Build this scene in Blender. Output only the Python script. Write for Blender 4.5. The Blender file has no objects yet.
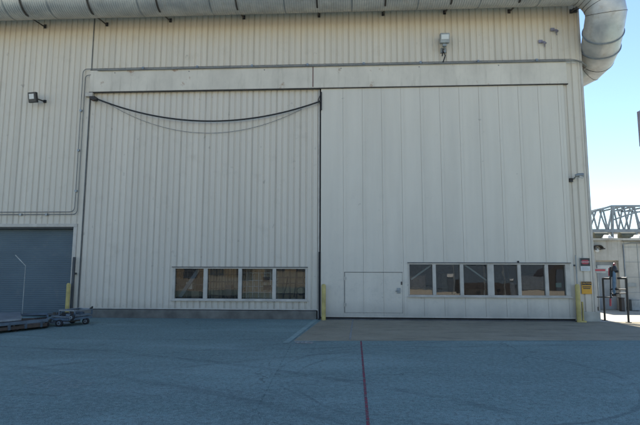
import bpy, math, random
from mathutils import Vector, Matrix
random.seed(4)
R = math.radians
sc = bpy.context.scene
col = sc.collection

# ------------------------------------------------------------------ camera
F, DIST, EYE = 486.0, 15.8, 1.61
PITCH, YAW, ROLL = R(6.5990), R(-3.13), R(0.15)
def rot(x, y):
    """photo-plane direction (x right, y up, depth 1) -> world direction"""
    def full(v):
        a, b, c_ = v
        c, s = math.cos(ROLL), math.sin(ROLL); a, c_ = c*a - s*c_, s*a + c*c_
        c, s = math.cos(PITCH), math.sin(PITCH); b, c_ = c*b - s*c_, s*b + c*c_
        c, s = math.cos(YAW), math.sin(YAW); a, b = c*a + s*b, -s*a + c*b
        return Vector((a, b, c_))
    return full((x, 1.0, y)), full
_, FULL = rot(0, 0)
CAM = Vector((0, -DIST, EYE))
rt, fw, up = FULL((1, 0, 0)), FULL((0, 1, 0)), FULL((0, 0, 1))
cd = bpy.data.cameras.new('camera'); cam = bpy.data.objects.new('camera', cd); col.objects.link(cam)
cam.matrix_world = Matrix(((rt.x, up.x, -fw.x, CAM.x), (rt.y, up.y, -fw.y, CAM.y), (rt.z, up.z, -fw.z, CAM.z), (0, 0, 0, 1)))
cd.sensor_width = 36; cd.lens = 36*F/640; cd.clip_start = .05; cd.clip_end = 3000
sc.camera = cam
def at(px, py, Y=0.0):
    d, _ = rot((px-320)/F, -(py-212.5)/F)
    return CAM + d*((Y-CAM.y)/d.y)
def gr(px, py, z=0.0):
    d, _ = rot((px-320)/F, -(py-212.5)/F)
    return CAM + d*((z-CAM.z)/d.z)
def wx(px, Y=0.0, py=200): return at(px, py, Y).x
def wz(py, Y=0.0, px=320): return at(px, py, Y).z

# ------------------------------------------------------------------ light
SUN_EL, SUN_DIR = 56.0, Vector((-0.035, 1.0, 0)).normalized()      # the sun stands behind the hangar, to the left
w = bpy.data.worlds.new('World'); sc.world = w; w.use_nodes = True
nt = w.node_tree; bg = nt.nodes['Background']
sky = nt.nodes.new('ShaderNodeTexSky'); sky.sky_type = 'NISHITA'; sky.sun_disc = False
sky.sun_elevation = R(SUN_EL); sky.sun_rotation = math.atan2(SUN_DIR.x, SUN_DIR.y)
sky.air_density = 1.0; sky.dust_density = 0.0; sky.ozone_density = 2.2
nt.links.new(sky.outputs[0], bg.inputs[0]); bg.inputs[1].default_value = 0.105
sd = bpy.data.lights.new('sun', 'SUN'); so = bpy.data.objects.new('sun', sd); col.objects.link(so)
sd.energy = 5.0; sd.angle = R(.53); sd.color = (1, .94, .84)
L = Vector((SUN_DIR.x*math.cos(R(SUN_EL)), SUN_DIR.y*math.cos(R(SUN_EL)), math.sin(R(SUN_EL))))
so.rotation_euler = L.to_track_quat('Z', 'Y').to_euler(); so.location = (0, 0, 40)
vs = sc.view_settings; vs.view_transform = 'Standard'; vs.look = 'None'; vs.gamma = 1; vs.use_curve_mapping = False
vs.exposure = 1.2
sc.render.engine = 'CYCLES'
sc.cycles.max_bounces = 8; sc.cycles.diffuse_bounces = 5; sc.cycles.transparent_max_bounces = 12

# ------------------------------------------------------------------ material helpers
class N:
    def __init__(s, name):
        s.m = bpy.data.materials.new(name); s.m.use_nodes = True; s.t = s.m.node_tree
        s.b = s.t.nodes['Principled BSDF']; s.out = s.t.nodes['Material Output']
        s.g = s.t.nodes.new('ShaderNodeNewGeometry'); s.pos = s.g.outputs['Position']
    def new(s, k, **kw):
        n = s.t.nodes.new(k)
        for a, b in kw.items(): setattr(n, a, b)
        return n
    def put(s, sock, v):
        if hasattr(v, 'is_output'): s.t.links.new(v, sock)
        else:
            if hasattr(sock.default_value, '__len__') and hasattr(v, '__len__') and len(v) == 3 and len(sock.default_value) == 4: v = (*v, 1)
            sock.default_value = v
    def math(s, op, a, b=0.0, c=None, clamp=False):
        n = s.new('ShaderNodeMath', operation=op, use_clamp=clamp); s.put(n.inputs[0], a); s.put(n.inputs[1], b)
        if c is not None: s.put(n.inputs[2], c)
        return n.outputs[0]
    def vec(s, scale=(1, 1, 1), src=None, loc=(0, 0, 0)):
        n = s.new('ShaderNodeMapping'); s.put(n.inputs[0], src or s.pos); n.inputs['Scale'].default_value = scale; n.inputs['Location'].default_value = loc
        return n.outputs[0]
    def noise(s, scale, detail=4, rough=.55, v=None, dist=0):
        n = s.new('ShaderNodeTexNoise'); s.put(n.inputs['Vector'], v or s.pos)
        n.inputs['Scale'].default_value = scale; n.inputs['Detail'].default_value = detail; n.inputs['Roughness'].default_value = rough; n.inputs['Distortion'].default_value = dist
        return n.outputs['Fac']
    def ramp(s, v, a, b, lo=0., hi=1.):
        n = s.new('ShaderNodeMapRange'); n.clamp = True; s.put(n.inputs[0], v)
        for i, x in enumerate((a, b, lo, hi)): n.inputs[i+1].default_value = x
        return n.outputs[0]
    def mix(s, f, a, b, kind='MIX'):
        n = s.new('ShaderNodeMix', data_type='RGBA', blend_type=kind); s.put(n.inputs[0], f); s.put(n.inputs[6], a); s.put(n.inputs[7], b)
        return n.outputs[2]
    def xyz(s, src=None):
        n = s.new('ShaderNodeSeparateXYZ'); s.put(n.inputs[0], src or s.pos); return n.outputs
    def bump(s, h, strength=.3, dist=.01):
        n = s.new('ShaderNodeBump'); s.put(n.inputs['Height'], h); n.inputs['Strength'].default_value = strength; n.inputs['Distance'].default_value = dist
        s.t.links.new(n.outputs[0], s.b.inputs['Normal'])
    def fin(s, colr=None, rough=.6, metal=0., spec=None):
        if colr is not None: s.put(s.b.inputs['Base Color'], colr)
        s.put(s.b.inputs['Roughness'], rough); s.put(s.b.inputs['Metallic'], metal)
        if spec is not None: s.b.inputs['Specular IOR Level'].default_value = spec
        return s.m

def paint(name, c, var=.12, rough=.5, metal=0., sc_=3., rust=0.0, rustc=(.16, .06, .025)):
    n = N(name)
    a = n.noise(sc_, 5); dark = tuple(x*(1-var*1.6) for x in c); lite = tuple(min(1, x*(1+var)) for x in c)
    k = n.mix(n.ramp(a, .3, .7), dark, lite)
    if rust: k = n.mix(n.ramp(n.noise(9, 6, .7), .72-rust, .78-rust), k, rustc)
    n.bump(n.noise(60, 3), .15, .004)
    return n.fin(k, rough, metal)

def siding_mat(name, base, streak=.10, x0=0.0):
    n = N(name); X, Y, Z = n.xyz()
    st = n.noise(1, 4, .6, n.vec((3.5, 3.5, .10)))            # long vertical streaks
    c = n.mix(n.ramp(st, .28, .72), tuple(v*(1-streak) for v in base), tuple(v*(1+streak*.45) for v in base))
    sheet = n.new('ShaderNodeTexWhiteNoise', noise_dimensions='1D')
    n.put(sheet.inputs['W'], n.math('FLOOR', n.math('DIVIDE', n.math('SUBTRACT', X, x0), .8128)))
    c = n.mix(n.math('MULTIPLY', sheet.outputs['Value'], .11), c, tuple(v*.62 for v in base))
    # lapped sheet edge every fourth rib
    fr = n.math('FRACT', n.math('DIVIDE', n.math('SUBTRACT', X, x0), .8128))
    lap = n.math('LESS_THAN', fr, .040)
    c = n.mix(n.math('MULTIPLY', lap, n.ramp(n.noise(1, 3, .6, n.vec((1, 1, .5))),   .3, .6, .12, .32)), c, tuple(v*.33 for v in base))
    blot = n.ramp(n.noise(1.6, 5, .65), .56, .75)
    c = n.mix(n.math('MULTIPLY', blot, .32), c, (base[0]*.66, base[1]*.64, base[2]*.62))
    spot = n.ramp(n.noise(4.3, 3, .5, n.vec((1, 1, .8))), .69, .77)
    c = n.mix(n.math('MULTIPLY', spot, .45), c, (.2, .18, .15))
    # ochre tint towards the top of the sheets, ragged lower edge
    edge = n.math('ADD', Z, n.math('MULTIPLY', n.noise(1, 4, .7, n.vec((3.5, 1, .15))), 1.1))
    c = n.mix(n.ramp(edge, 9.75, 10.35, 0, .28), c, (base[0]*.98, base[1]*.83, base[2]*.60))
    # splash dirt along the foot of the sheets
    ft = n.math('ADD', Z, n.math('MULTIPLY', n.noise(2.5, 5, .7), 1.0))
    c = n.mix(n.ramp(ft, .55, 1.15, .5, 0), c, (base[0]*.5, base[1]*.49, base[2]*.46))
    # screw rows
    n.bump(n.noise(1, 3, .5, n.vec((2, 2, 9))), .12, .01)
    return n.fin(c, n.ramp(n.noise(3), .3, .7, .38, .6), 0, .45)

M = {}
CREAM = (.605, .542, .445)
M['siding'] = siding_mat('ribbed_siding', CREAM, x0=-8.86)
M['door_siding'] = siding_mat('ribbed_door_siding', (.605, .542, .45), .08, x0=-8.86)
n = N('smooth_panel'); X, Y, Z = n.xyz(); b = (.615, .56, .468)
c = n.mix(n.ramp(n.noise(1, 4, .6, n.vec((2.2, 1, .2))), .3, .7), tuple(v*.92 for v in b), tuple(v*1.03 for v in b))
pv = n.new('ShaderNodeTexWhiteNoise', noise_dimensions='1D'); n.put(pv.inputs['W'], n.math('FLOOR', n.math('DIVIDE', n.math('ADD', X, .83), .648)))
c = n.mix(n.math('MULTIPLY', pv.outputs['Value'], .08), c, tuple(v*.6 for v in b))
c = n.mix(n.math('MULTIPLY', n.ramp(n.noise(2.2, 5, .7), .6, .75), .15), c, (.34, .33, .29))
c = n.mix(n.math('MULTIPLY', n.ramp(n.noise(5, 2, .5), .74, .80), .3), c, (.15, .13, .11))
rs = n.ramp(n.noise(1, 4, .75, n.vec((14, 1, .45), loc=(5, 0, 1))), .60, .74)
c = n.mix(n.math('MULTIPLY', rs, .15), c, (.36, .31, .24))
hm = n.math('MULTIPLY', n.ramp(n.noise(6, 6, .75), .50, .70), n.ramp(Z, 2.4, .9))
c = n.mix(n.math('MULTIPLY', hm, .22), c, (.27, .26, .24))
ft = n.math('ADD', Z, n.math('MULTIPLY', n.noise(3, 5, .7), .7))
c = n.mix(n.ramp(ft, .4, .95, .6, 0), c, (.24, .235, .22))
n.bump(n.noise(1.1, 2, .4, n.vec((1.6, 1, .5))), .35, .05)
M['panel'] = n.fin(c, n.ramp(n.noise(3), .3, .7, .33, .5))
n = N('header_paint'); X, Y, Z = n.xyz(); b = (.615, .557, .462)
c = n.mix(n.ramp(n.noise(1, 5, .65, n.vec((1.1, 1, .7))), .3, .7), tuple(v*.8 for v in b), tuple(v*1.05 for v in b))
c = n.mix(n.math('MULTIPLY', n.ramp(n.noise(1, 5, .7, n.vec((6, 1, .5))), .54, .72), .5), c, (.33, .29, .22))
c = n.mix(n.math('MULTIPLY', n.ramp(n.noise(2.8, 4, .6), .645, .72), .7), c, (.26, .13, .06))
M['header'] = n.fin(c, .5)
M['trim'] = paint('frame_paint', (.47, .43, .37), .12, .45, rust=.0)
M['dark_trim'] = paint('dark_trim', (.06, .065, .07), .2, .6)
M['black'] = paint('black_void', (.012, .012, .014), .1, .8)
M['track'] = paint('steel_track', (.075, .075, .075), .3, .6, rust=.08)
M['sill'] = paint('old_concrete', (.15, .14, .12), .25, .85, sc_=2.2)
M['footing'] = paint('footing_concrete', (.42, .40, .34), .15, .85)
M['galv'] = paint('galvanised_pipe', (.26, .29, .31), .2, .4, .6)
M['conduit'] = paint('painted_conduit', (.17, .175, .17), .2, .55, .2)
M['cable'] = paint('black_cable', (.014, .014, .016), .2, .55)
M['strap'] = paint('rusty_strap', (.055, .05, .045), .3, .6, .3, rust=.12)
M['blackpipe'] = paint('black_pipe', (.02, .019, .018), .3, .45, .2, rust=.06)
M['valve'] = paint('blue_grey_valve', (.10, .17, .24), .3, .45, .2)
M['yellow'] = paint('bollard_yellow', (.44, .35, .12), .25, .6, rust=.05, rustc=(.2, .17, .1))
M['sign_yellow'] = paint('sign_yellow', (.62, .31, .02), .06, .4)
M['sign_red'] = paint('sign_red', (.34, .03, .05), .08, .4)
M['sign_black'] = paint('sign_black', (.018, .017, .018), .1, .4)
M['sign_white'] = paint('sign_white', (.50, .52, .52), .08, .4)
M['lampgrey'] = paint('lamp_grey', (.27, .29, .29), .15, .4, .3)
M['lens'] = paint('lamp_lens', (.52, .54, .54), .04, .12)
M['bracket'] = paint('mauve_bracket', (.22, .21, .26), .2, .5)
n = N('roller_slats'); X, Y, Z = n.xyz()
c = n.mix(n.ramp(n.noise(1, 5, .6, n.vec((.8, 1, 1.6))), .3, .7), (.055, .09, .115), (.078, .118, .145))
c = n.mix(n.math('MULTIPLY', n.ramp(n.noise(2.5, 5, .7), .58, .7), .5), c, (.13, .15, .16))
M['roller'] = n.fin(c, .5, .2)
# duct metal
def duct_mat(name, ribs):
    n = N(name); X, Y, Z = n.xyz()
    c = n.mix(n.ramp(n.noise(1, 5, .6, n.vec((1.3, 2, 2))), .3, .7), (.36, .37, .38), (.56, .56, .545))
    c = n.mix(n.math('MULTIPLY', n.ramp(n.noise(3.2, 6, .7), .55, .75), .5), c, (.30, .25, .19))
    if ribs:
        wv = n.math('SINE', n.math('MULTIPLY', X, 2*math.pi/.075)); n.bump(wv, .5, .012)
        c = n.mix(n.ramp(wv, -1, -.6, .35, 0), c, (.2, .2, .2))
    else:
        n.bump(n.noise(4, 3), .2, .03)
    return n.fin(c, n.ramp(n.noise(5), .3, .7, .38, .58), .55)
M['duct'] = duct_mat('spiral_duct', True); M['elbow'] = duct_mat('elbow_sheet', False)
# glass: dark tinted pane, dusty, wavy
def glass(name, tint, dust, ior=1.6):
    n = N(name)
    gl = n.new('ShaderNodeBsdfGlossy'); gl.inputs['Roughness'].default_value = .015; gl.inputs['Color'].default_value = (.95, .97, 1, 1)
    bp = n.new('ShaderNodeBump'); n.put(bp.inputs['Height'], n.noise(1.6, 2, .4)); bp.inputs['Strength'].default_value = .12; bp.inputs['Distance'].default_value = .01
    n.t.links.new(bp.outputs[0], gl.inputs['Normal'])
    tr = n.new('ShaderNodeBsdfTransparent'); tr.inputs['Color'].default_value = (*tint, 1)
    fr = n.new('ShaderNodeFresnel'); fr.inputs['IOR'].default_value = ior
    mx = n.new('ShaderNodeMixShader'); n.put(mx.inputs[0], fr.outputs[0]); n.t.links.new(tr.outputs[0], mx.inputs[1]); n.t.links.new(gl.outputs[0], mx.inputs[2])
    df = n.new('ShaderNodeBsdfDiffuse'); df.inputs['Color'].default_value = (.28, .26, .23, 1)
    m2 = n.new('ShaderNodeMixShader'); n.put(m2.inputs[0], n.ramp(n.noise(5, 6, .7), .4, .75, dust*.3, dust))
    n.t.links.new(mx.outputs[0], m2.inputs[1]); n.t.links.new(df.outputs[0], m2.inputs[2]); n.t.links.new(m2.outputs[0], n.out.inputs[0])
    n.t.nodes.remove(n.b)
    return n.m
M['glass'] = glass('window_glass', (.62, .68, .66), .03, 1.85)
M['glass_dusty'] = glass('dusty_window_glass', (.88, .88, .84), .10, 1.42)

# asphalt
n = N('asphalt'); X, Y, Z = n.xyz()
c = n.mix(n.ramp(n.noise(.22, 6, .6), .3, .7), (.100, .205, .190), (.145, .275, .253))
c = n.mix(n.ramp(n.noise(.55, 5, .65, n.vec((.35, 1, 1), loc=(3, 7, 0))), .48, .62, 0, .9), c, (.26, .41, .385)); c = n.mix(n.ramp(n.noise(.45, 5, .7, n.vec((.4, 1.1, 1), loc=(13, 2, 0))), .52, .70, 0, .6), c, (.06, .125, .125))
c = n.mix(n.ramp(n.noise(1.5, 6, .7, n.vec((.5, 1.6, 1))), .42, .72, 0, .5), c, (.20, .36, .335))
c = n.mix(n.ramp(n.noise(3.1, 6, .75), .52, .74, 0, .55), c, (.08, .13, .125))
c = n.mix(n.ramp(n.noise(11, 8, .85), .45, .60, 0, .75), c, (.28, .41, .385)); c = n.mix(n.ramp(n.noise(17, 8, .85, n.vec(loc=(9, 3, 0))), .48, .61, 0, .8), c, (.05, .08, .08))
oil = n.new('ShaderNodeTexVoronoi'); n.put(oil.inputs['Vector'], n.pos); oil.inputs['Scale'].default_value = .8; oil.inputs['Randomness'].default_value = 1
c = n.mix(n.math('MULTIPLY', n.ramp(n.math('ADD', oil.outputs['Distance'], n.math('MULTIPLY', n.noise(9, 4, .7), .10)), .09, .14, .6, 0), n.ramp(n.noise(.35, 2), .45, .6)), c, (.03, .045, .045))
ag = n.noise(95, 2, .8); c = n.mix(n.ramp(ag, .38, .66), n.mix(.55, c, (.012, .014, .017)), n.mix(.26, c, (.5, .52, .5)))
ag2 = n.new('ShaderNodeTexVoronoi'); n.put(ag2.inputs['Vector'], n.pos); ag2.inputs['Scale'].default_value = 42
c = n.mix(n.ramp(ag2.outputs['Distance'], .0, .28, .5, 0), c, (.30, .33, .33))
def ring(cx, cy, rad, wd, k, seed, tone=(.045, .06, .07)):
    global c
    wob = n.math('MULTIPLY', n.math('SUBTRACT', n.noise(.7, 2), .5), .18)
    dx = n.math('SUBTRACT', X, cx); dy = n.math('SUBTRACT', Y, cy)
    d = n.math('SQRT', n.math('ADD', n.math('MULTIPLY', dx, dx), n.math('MULTIPLY', dy, dy)))
    wd = wd*.75; e = n.math('ABSOLUTE', n.math('ADD', n.math('SUBTRACT', d, rad), wob))
    f = n.ramp(e, wd*.5, wd, 1, 0)
    br = n.ramp(n.noise(.9, 4, .7, n.vec(loc=(seed, seed*2, 0))), .40, .58)
    c = n.mix(n.math('MULTIPLY', n.math('MULTIPLY', f, br), k*.6), c, tone)
ring(6, -19, 14.2, .13, .5, 1); ring(6, -19, 15.7, .13, .42, 2)
ring(-9, -22, 16.2, .14, .55, 3); ring(-9, -22, 14.6, .14, .5, 5)
ring(1.5, -7.9, 2.6, .05, .65, 8); ring(1.7, -8.3, 2.5, .04, .6, 9)
ring(-4.5, 8, 14.2, .15, .45, 11); ring(-4.5, 8, 12.7, .15, .45, 12)

# cracks
vo = n.new('ShaderNodeTexVoronoi', feature='DISTANCE_TO_EDGE'); vo.inputs['Scale'].default_value = .17
dv = n.new('ShaderNodeVectorMath', operation='ADD'); n.put(dv.inputs[0], n.pos)
nn = n.new('ShaderNodeTexNoise'); nn.inputs['Scale'].default_value = 1.3; nn.inputs['Detail'].default_value = 5
n.put(nn.inputs['Vector'], n.pos); n.t.links.new(nn.outputs['Color'], dv.inputs[1]); n.t.links.new(dv.outputs[0], vo.inputs['Vector'])
crk = n.ramp(vo.outputs['Distance'], .0, .0026, 1, 0)
c = n.mix(n.math('MULTIPLY', crk, n.ramp(n.noise(.5), .45, .6, 0, .75)), c, (.02, .02, .022))
# far apron (behind the photographer and far away) is pale concrete
far = n.math('ADD', n.math('MULTIPLY', Y, -1), n.math('MULTIPLY', n.noise(.3, 2), 1.5))
c = n.mix(n.ramp(far, 22.0, 22.6), c, n.mix(n.ramp(n.noise(.4, 5), .3, .7), (.36, .31, .23), (.46, .40, .30)))
n.bump(n.math('ADD', ag, n.math('MULTIPLY', ag2.outputs['Distance'], -.5)), .55, .006)
M['asphalt'] = n.fin(c, .88, 0, .25)
def concrete(name, lo, hi, rough=.9):
    n = N(name); c = n.mix(n.ramp(n.noise(.9, 6, .65), .3, .7), lo, hi)
    c = n.mix(n.ramp(n.noise(4, 6, .75), .5, .75, 0, .5), c, tuple(v*.5 for v in lo))
    c = n.mix(n.ramp(n.noise(80, 2, .8), .42, .62, 0, .3), c, tuple(v*1.5 for v in hi))
    c = n.mix(n.math('MULTIPLY', n.ramp(n.noise(1, 5, .7, n.vec((.6, 3, 1))), .52, .7), .45), c, (.05, .045, .04))
    n.bump(n.noise(70, 3), .4, .005); return n.fin(c, rough, 0, .25)
M['apron'] = concrete('apron_concrete', (.20, .18, .13), (.28, .25, .185))
M['apron_edge'] = concrete('apron_edge_concrete', (.18, .25, .235), (.24, .32, .30))
M['yard'] = concrete('yard_concrete', (.36, .34, .29), (.48, .455, .40))
M['ramp'] = concrete('ramp_concrete', (.17, .23, .22), (.23, .30, .28))
def worn(name, c0, lo=.42, hi=.56):
    n = N(name); k = n.ramp(n.noise(14, 6, .8), lo, hi)
    mixs = n.new('ShaderNodeMixShader'); tr = n.new('ShaderNodeBsdfTransparent'); n.put(mixs.inputs[0], k)
    n.t.links.new(tr.outputs[0], mixs.inputs[1]); n.t.links.new(n.b.outputs[0], mixs.inputs[2]); n.t.links.new(mixs.outputs[0], n.out.inputs[0])
    return n.fin(n.mix(n.noise(5), tuple(v*.75 for v in c0), c0), .8)
M['red_line'] = worn('worn_red_paint', (.22, .03, .06), .36, .56)
M['white_line'] = worn('worn_white_paint', (.34, .35, .33), .36, .60)
M['pale_patch'] = worn('pale_spill', (.36, .44, .42), .47, .70)
# annex stucco with rust runs
n = N('annex_stucco'); X, Y, Z = n.xyz()
c = n.mix(n.ramp(n.noise(1.1, 6, .6), .3, .7), (.40, .385, .34), (.55, .53, .47))
run = n.ramp(n.noise(1, 4, .7, n.vec((5, 1, .25))), .5, .68)
c = n.mix(n.math('MULTIPLY', run, n.ramp(Z, 1.3, 3.0, 0, .7)), c, (.22, .17, .12))
c = n.mix(n.ramp(n.noise(.7, 5, .7, n.vec(loc=(4, 4, 0))), .45, .65, 0, .4), c, (.26, .245, .21))
M['stucco'] = n.fin(c, .9)
M['annex_door'] = paint('annex_door_paint', (.25, .27, .28), .12, .5)
M['truss'] = paint('truss_steel', (.24, .27, .29), .15, .5, .3)
M['olive'] = paint('olive_tank', (.075, .08, .055), .3, .6)
M['white'] = paint('white_sheet', (.62, .62, .6), .08, .6)
M['bluegrey'] = paint('blue_grey_paint', (.10, .135, .17), .25, .5, rust=.04)
M['silver'] = paint('dull_silver', (.24, .27, .30), .25, .42, .5)
M['rubber'] = paint('rubber', (.018, .018, .02), .2, .8)
M['plank'] = paint('brown_plank', (.085, .06, .045), .3, .8)
M['inner'] = paint('inner_wall', (.56, .51, .40), .15, .8)
M['innerdark'] = paint('inner_dark_wall', (.07, .09, .12), .2, .8)
M['card'] = paint('carton', (.17, .14, .10), .2, .8)
M['rackred'] = paint('rack_brown', (.06, .05, .045), .2, .6)
M['roofm'] = paint('roof_sheet', (.35, .35, .33), .1, .6)
M['brick'] = paint('tan_block', (.38, .30, .20), .12, .85, sc_=.4)
M['leaf'] = paint('leaf', (.045, .075, .025), .4, .7, sc_=2)
M['bark'] = paint('bark', (.09, .065, .045), .3, .9)

# ------------------------------------------------------------------ mesh helpers
class MB:
    def __init__(s): s.v = []; s.f = []
    def add(s, vs, fs):
        o = len(s.v); s.v += [tuple(x) for x in vs]; s.f += [tuple(i+o for i in f) for f in fs]; return s
    def box(s, x0, x1, y0, y1, z0, z1):
        v = [(x, y, z) for z in (z0, z1) for y in (y0, y1) for x in (x0, x1)]
        return s.add(v, [(0, 2, 3, 1), (4, 5, 7, 6), (0, 1, 5, 4), (2, 6, 7, 3), (0, 4, 6, 2), (1, 3, 7, 5)])
    def quad(s, *p): return s.add(p, [tuple(range(len(p)))])
    def bar(s, a, b, wd, h=None, upv=(0, 0, 1)):
        a, b = Vector(a), Vector(b); d = (b-a).normalized(); u = Vector(upv)
        if abs(d.dot(u)) > .95: u = Vector((0, 1, 0))
        x = d.cross(u).normalized(); z = x.cross(d); h = h or wd
        v = [p + x*i*wd/2 + z*j*h/2 for p in (a, b) for j in (-1, 1) for i in (-1, 1)]
        return s.add(v, [(0, 2, 3, 1), (4, 5, 7, 6), (0, 1, 5, 4), (2, 6, 7, 3), (0, 4, 6, 2), (1, 3, 7, 5)])
    def tube(s, pts, r, seg=10, cap=True):
        pts = [Vector(p) for p in pts]; rs = r if hasattr(r, '__len__') else [r]*len(pts)
        d0 = (pts[1]-pts[0]).normalized(); ref = Vector((0, 0, 1)) if abs(d0.z) < .9 else Vector((0, 1, 0))
        nx = d0.cross(ref).normalized(); vs_ = []; fs = []
        for i, p in enumerate(pts):
            a = pts[max(0, i-1)]; b_ = pts[min(len(pts)-1, i+1)]; d = (b_-a).normalized()
            nx = (nx - d*nx.dot(d)).normalized(); ny = d.cross(nx)
            for k in range(seg):
                t = 2*math.pi*k/seg; vs_.append(p + (nx*math.cos(t)+ny*math.sin(t))*rs[i])
        for i in range(len(pts)-1):
            for k in range(seg):
                k2 = (k+1) % seg; fs.append((i*seg+k, i*seg+k2, (i+1)*seg+k2, (i+1)*seg+k))
        if cap: fs += [tuple(range(seg))[::-1], tuple((len(pts)-1)*seg+k for k in range(seg))]
        return s.add(vs_, fs)
    def build(s, name, mat, parent=None, smooth=False, bevel=0, at_=None):
        me = bpy.data.meshes.new(name); me.from_pydata(s.v, [], s.f); me.validate()
        me.materials.append(mat)
        if smooth:
            me.polygons.foreach_set('use_smooth', [True]*len(me.polygons))
        o = bpy.data.objects.new(name, me); col.objects.link(o)
        if at_ is not None:
            me.transform(Matrix.Translation(-Vector(at_))); o.location = at_
        if parent:
            o.parent = parent
            par = Vector((0, 0, 0)); q = parent
            while q: par += Vector(q.location); q = q.parent
            if at_ is not None: o.location = Vector(at_) - par
            else: me.transform(Matrix.Translation(-par))
        if bevel:
            b = o.modifiers.new('bevel', 'BEVEL'); b.width = bevel; b.segments = 2; b.limit_method = 'ANGLE'
        if smooth:
            me.set_sharp_from_angle(angle=R(40))
        return o
def tag(o, label=None, cat=None, group=None, kind=None):
    if label: o['label'] = label
    if cat: o['category'] = cat
    if group: o['group'] = group
    if kind: o['kind'] = kind
    return o
def thing(name, loc, label, cat, group=None):
    o = bpy.data.objects.new(name, None); col.objects.link(o); o.location = loc; o.empty_display_size = .2
    return tag(o, label, cat, group)

# ------------------------------------------------------------------ key positions on the front
YH = -.10
ZHB, ZHT = (wz(93.0, YH, 96)+wz(86.3, YH, 320)*2+wz(84.9, YH, 566))/4, (wz(71.3, YH, 93)+wz(64.4, YH, 320)*2+wz(62.9, YH, 566))/4          # header beam bottom / top
XS = -8.86                     # vertical seam, left end of header
XG = wx(321)                   # gap between the two doors
XDR = wx(567.5, py=200)        # right edge of smooth door
XC = 7.755                     # corner
ROOF = 19.5  # unseen upper wall, made this tall to keep the foreground in shade
XL = -24.0; YB = 34.0
ZRT = wz(227, 0, 40)           # roller door top
XRR = wx(72, 0, 260)           # roller door right edge

P = .2032
def rib(mb, x0, x1, z0, z1, y, org):
    """ribbed sheet: broad crowns with narrow grooves"""
    prof = [(0, .025), (.032, .025), (.050, 0), (.187, 0)]
    xs = []
    k = math.floor((x0-org)/P)-1
    while org+k*P < x1+P:
        for dx, dy in prof: xs.append((org+k*P+dx, dy))
        k += 1
    def yat(x):
        for (a, ya), (b_, yb) in zip(xs, xs[1:]):
            if a <= x <= b_: return ya+(yb-ya)*(x-a)/(b_-a)
    pts = [(x0, yat(x0))]+[p for p in xs if x0 < p[0] < x1]+[(x1, yat(x1))]
    o = len(mb.v)
    for x, dy in pts: mb.v += [(x, y+dy, z0), (x, y+dy, z1)]
    for i in range(len(pts)-1): mb.f.append((o+2*i, o+2*i+2, o+2*i+3, o+2*i+1))

# ------------------------------------------------------------------ the ground
g = MB(); g.quad((-700, -700, 0), (700, -700, 0), (700, 900, 0), (-700, 900, 0))
tag(g.build('ground', M['asphalt']), kind='structure')
def sheet(name, pts, mat, z):
    m = MB(); m.quad(*[(p[0], p[1], z) for p in pts]); return tag(m.build(name, mat), kind='structure')
A, B = gr(321.5, 321), gr(293.5, 341); C2 = gr(640, 340.5)
sl = (C2.y-B.y)/(C2.x-B.x)
pe = (24.0, B.y+sl*(24-B.x))
sheet('concrete_apron', [(B.x, B.y), pe, (24, .0), (A.x, .0)], M['apron'], .004)
e1, e2 = gr(313, 321.5), gr(282.5, 343)
e1b, e2b = gr(317.5, 321.5), gr(289, 343)
sheet('apron_edge_strip', [(e2.x, e2.y), (e2b.x, e2b.y), (e1b.x, -.0), (e1.x, -.0)], M['apron_edge'], .006)
sheet('apron_joint', [(gr(353, 321).x-.025, -.07), (gr(350, 340).x-.025, gr(350, 340).y), (gr(350, 340).x+.025, gr(350, 340).y), (gr(353, 321).x+.025, -.07)], M['white_line'], .0085)
y1 = B.y
sheet('apron_front_joint', [(B.x, y1-.05), (24, pe[1]-.05), (24, pe[1]), (B.x, y1)], M['apron_edge'], .003)
a, b_ = gr(361, 341), gr(368.5, 430)
hw = .017
sheet('red_line', [(a.x-hw, a.y), (b_.x-hw, b_.y), (b_.x+hw, b_.y), (a.x+hw, a.y)], M['red_line'], .005)
q = [gr(294.5, 341.6), gr(296, 344), gr(314, 344), (gr(312, 341.6))]
sheet('white_paint_patch', [(p.x, p.y) for p in q], M['white_line'], .010)
a, b_ = gr(291, 345), gr(247, 428)
sheet('ground_joint', [(a.x-.012, a.y), (b_.x-.012, b_.y), (b_.x+.012, b_.y), (a.x+.012, a.y)], worn('joint_tar', (.08, .16, .155), .46, .85), .0045)
q = [gr(22, 378), gr(60, 374), gr(95, 384), gr(62, 392), gr(30, 388)]
sheet('pale_spill', [(p.x, p.y) for p in q], M['pale_patch'], .005)
# sunlit yard beside the hangar
sheet('side_yard', [(XC+.05, .004), (24, .004), (24, 40), (XC+.05, 40)], M['yard'], .006)
q = [gr(-30, 314), gr(46, 314.5), gr(60, 318), gr(46, 327), gr(-30, 331)]
sheet('roller_door_ramp', [(p.x, min(p.y, -.02)) for p in q], M['ramp'], .005)

# ------------------------------------------------------------------ the hangar
H = thing('hangar_building', (0, 0, 0), 'big cream ribbed metal hangar with a smooth sliding door, a header beam and window strips', 'building')
s = MB()
ZSB = .30
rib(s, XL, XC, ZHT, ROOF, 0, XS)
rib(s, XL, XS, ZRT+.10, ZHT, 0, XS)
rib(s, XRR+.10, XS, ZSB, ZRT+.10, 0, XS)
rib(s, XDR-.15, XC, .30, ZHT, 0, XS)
s.build('front_siding', M['siding'], H)
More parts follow.
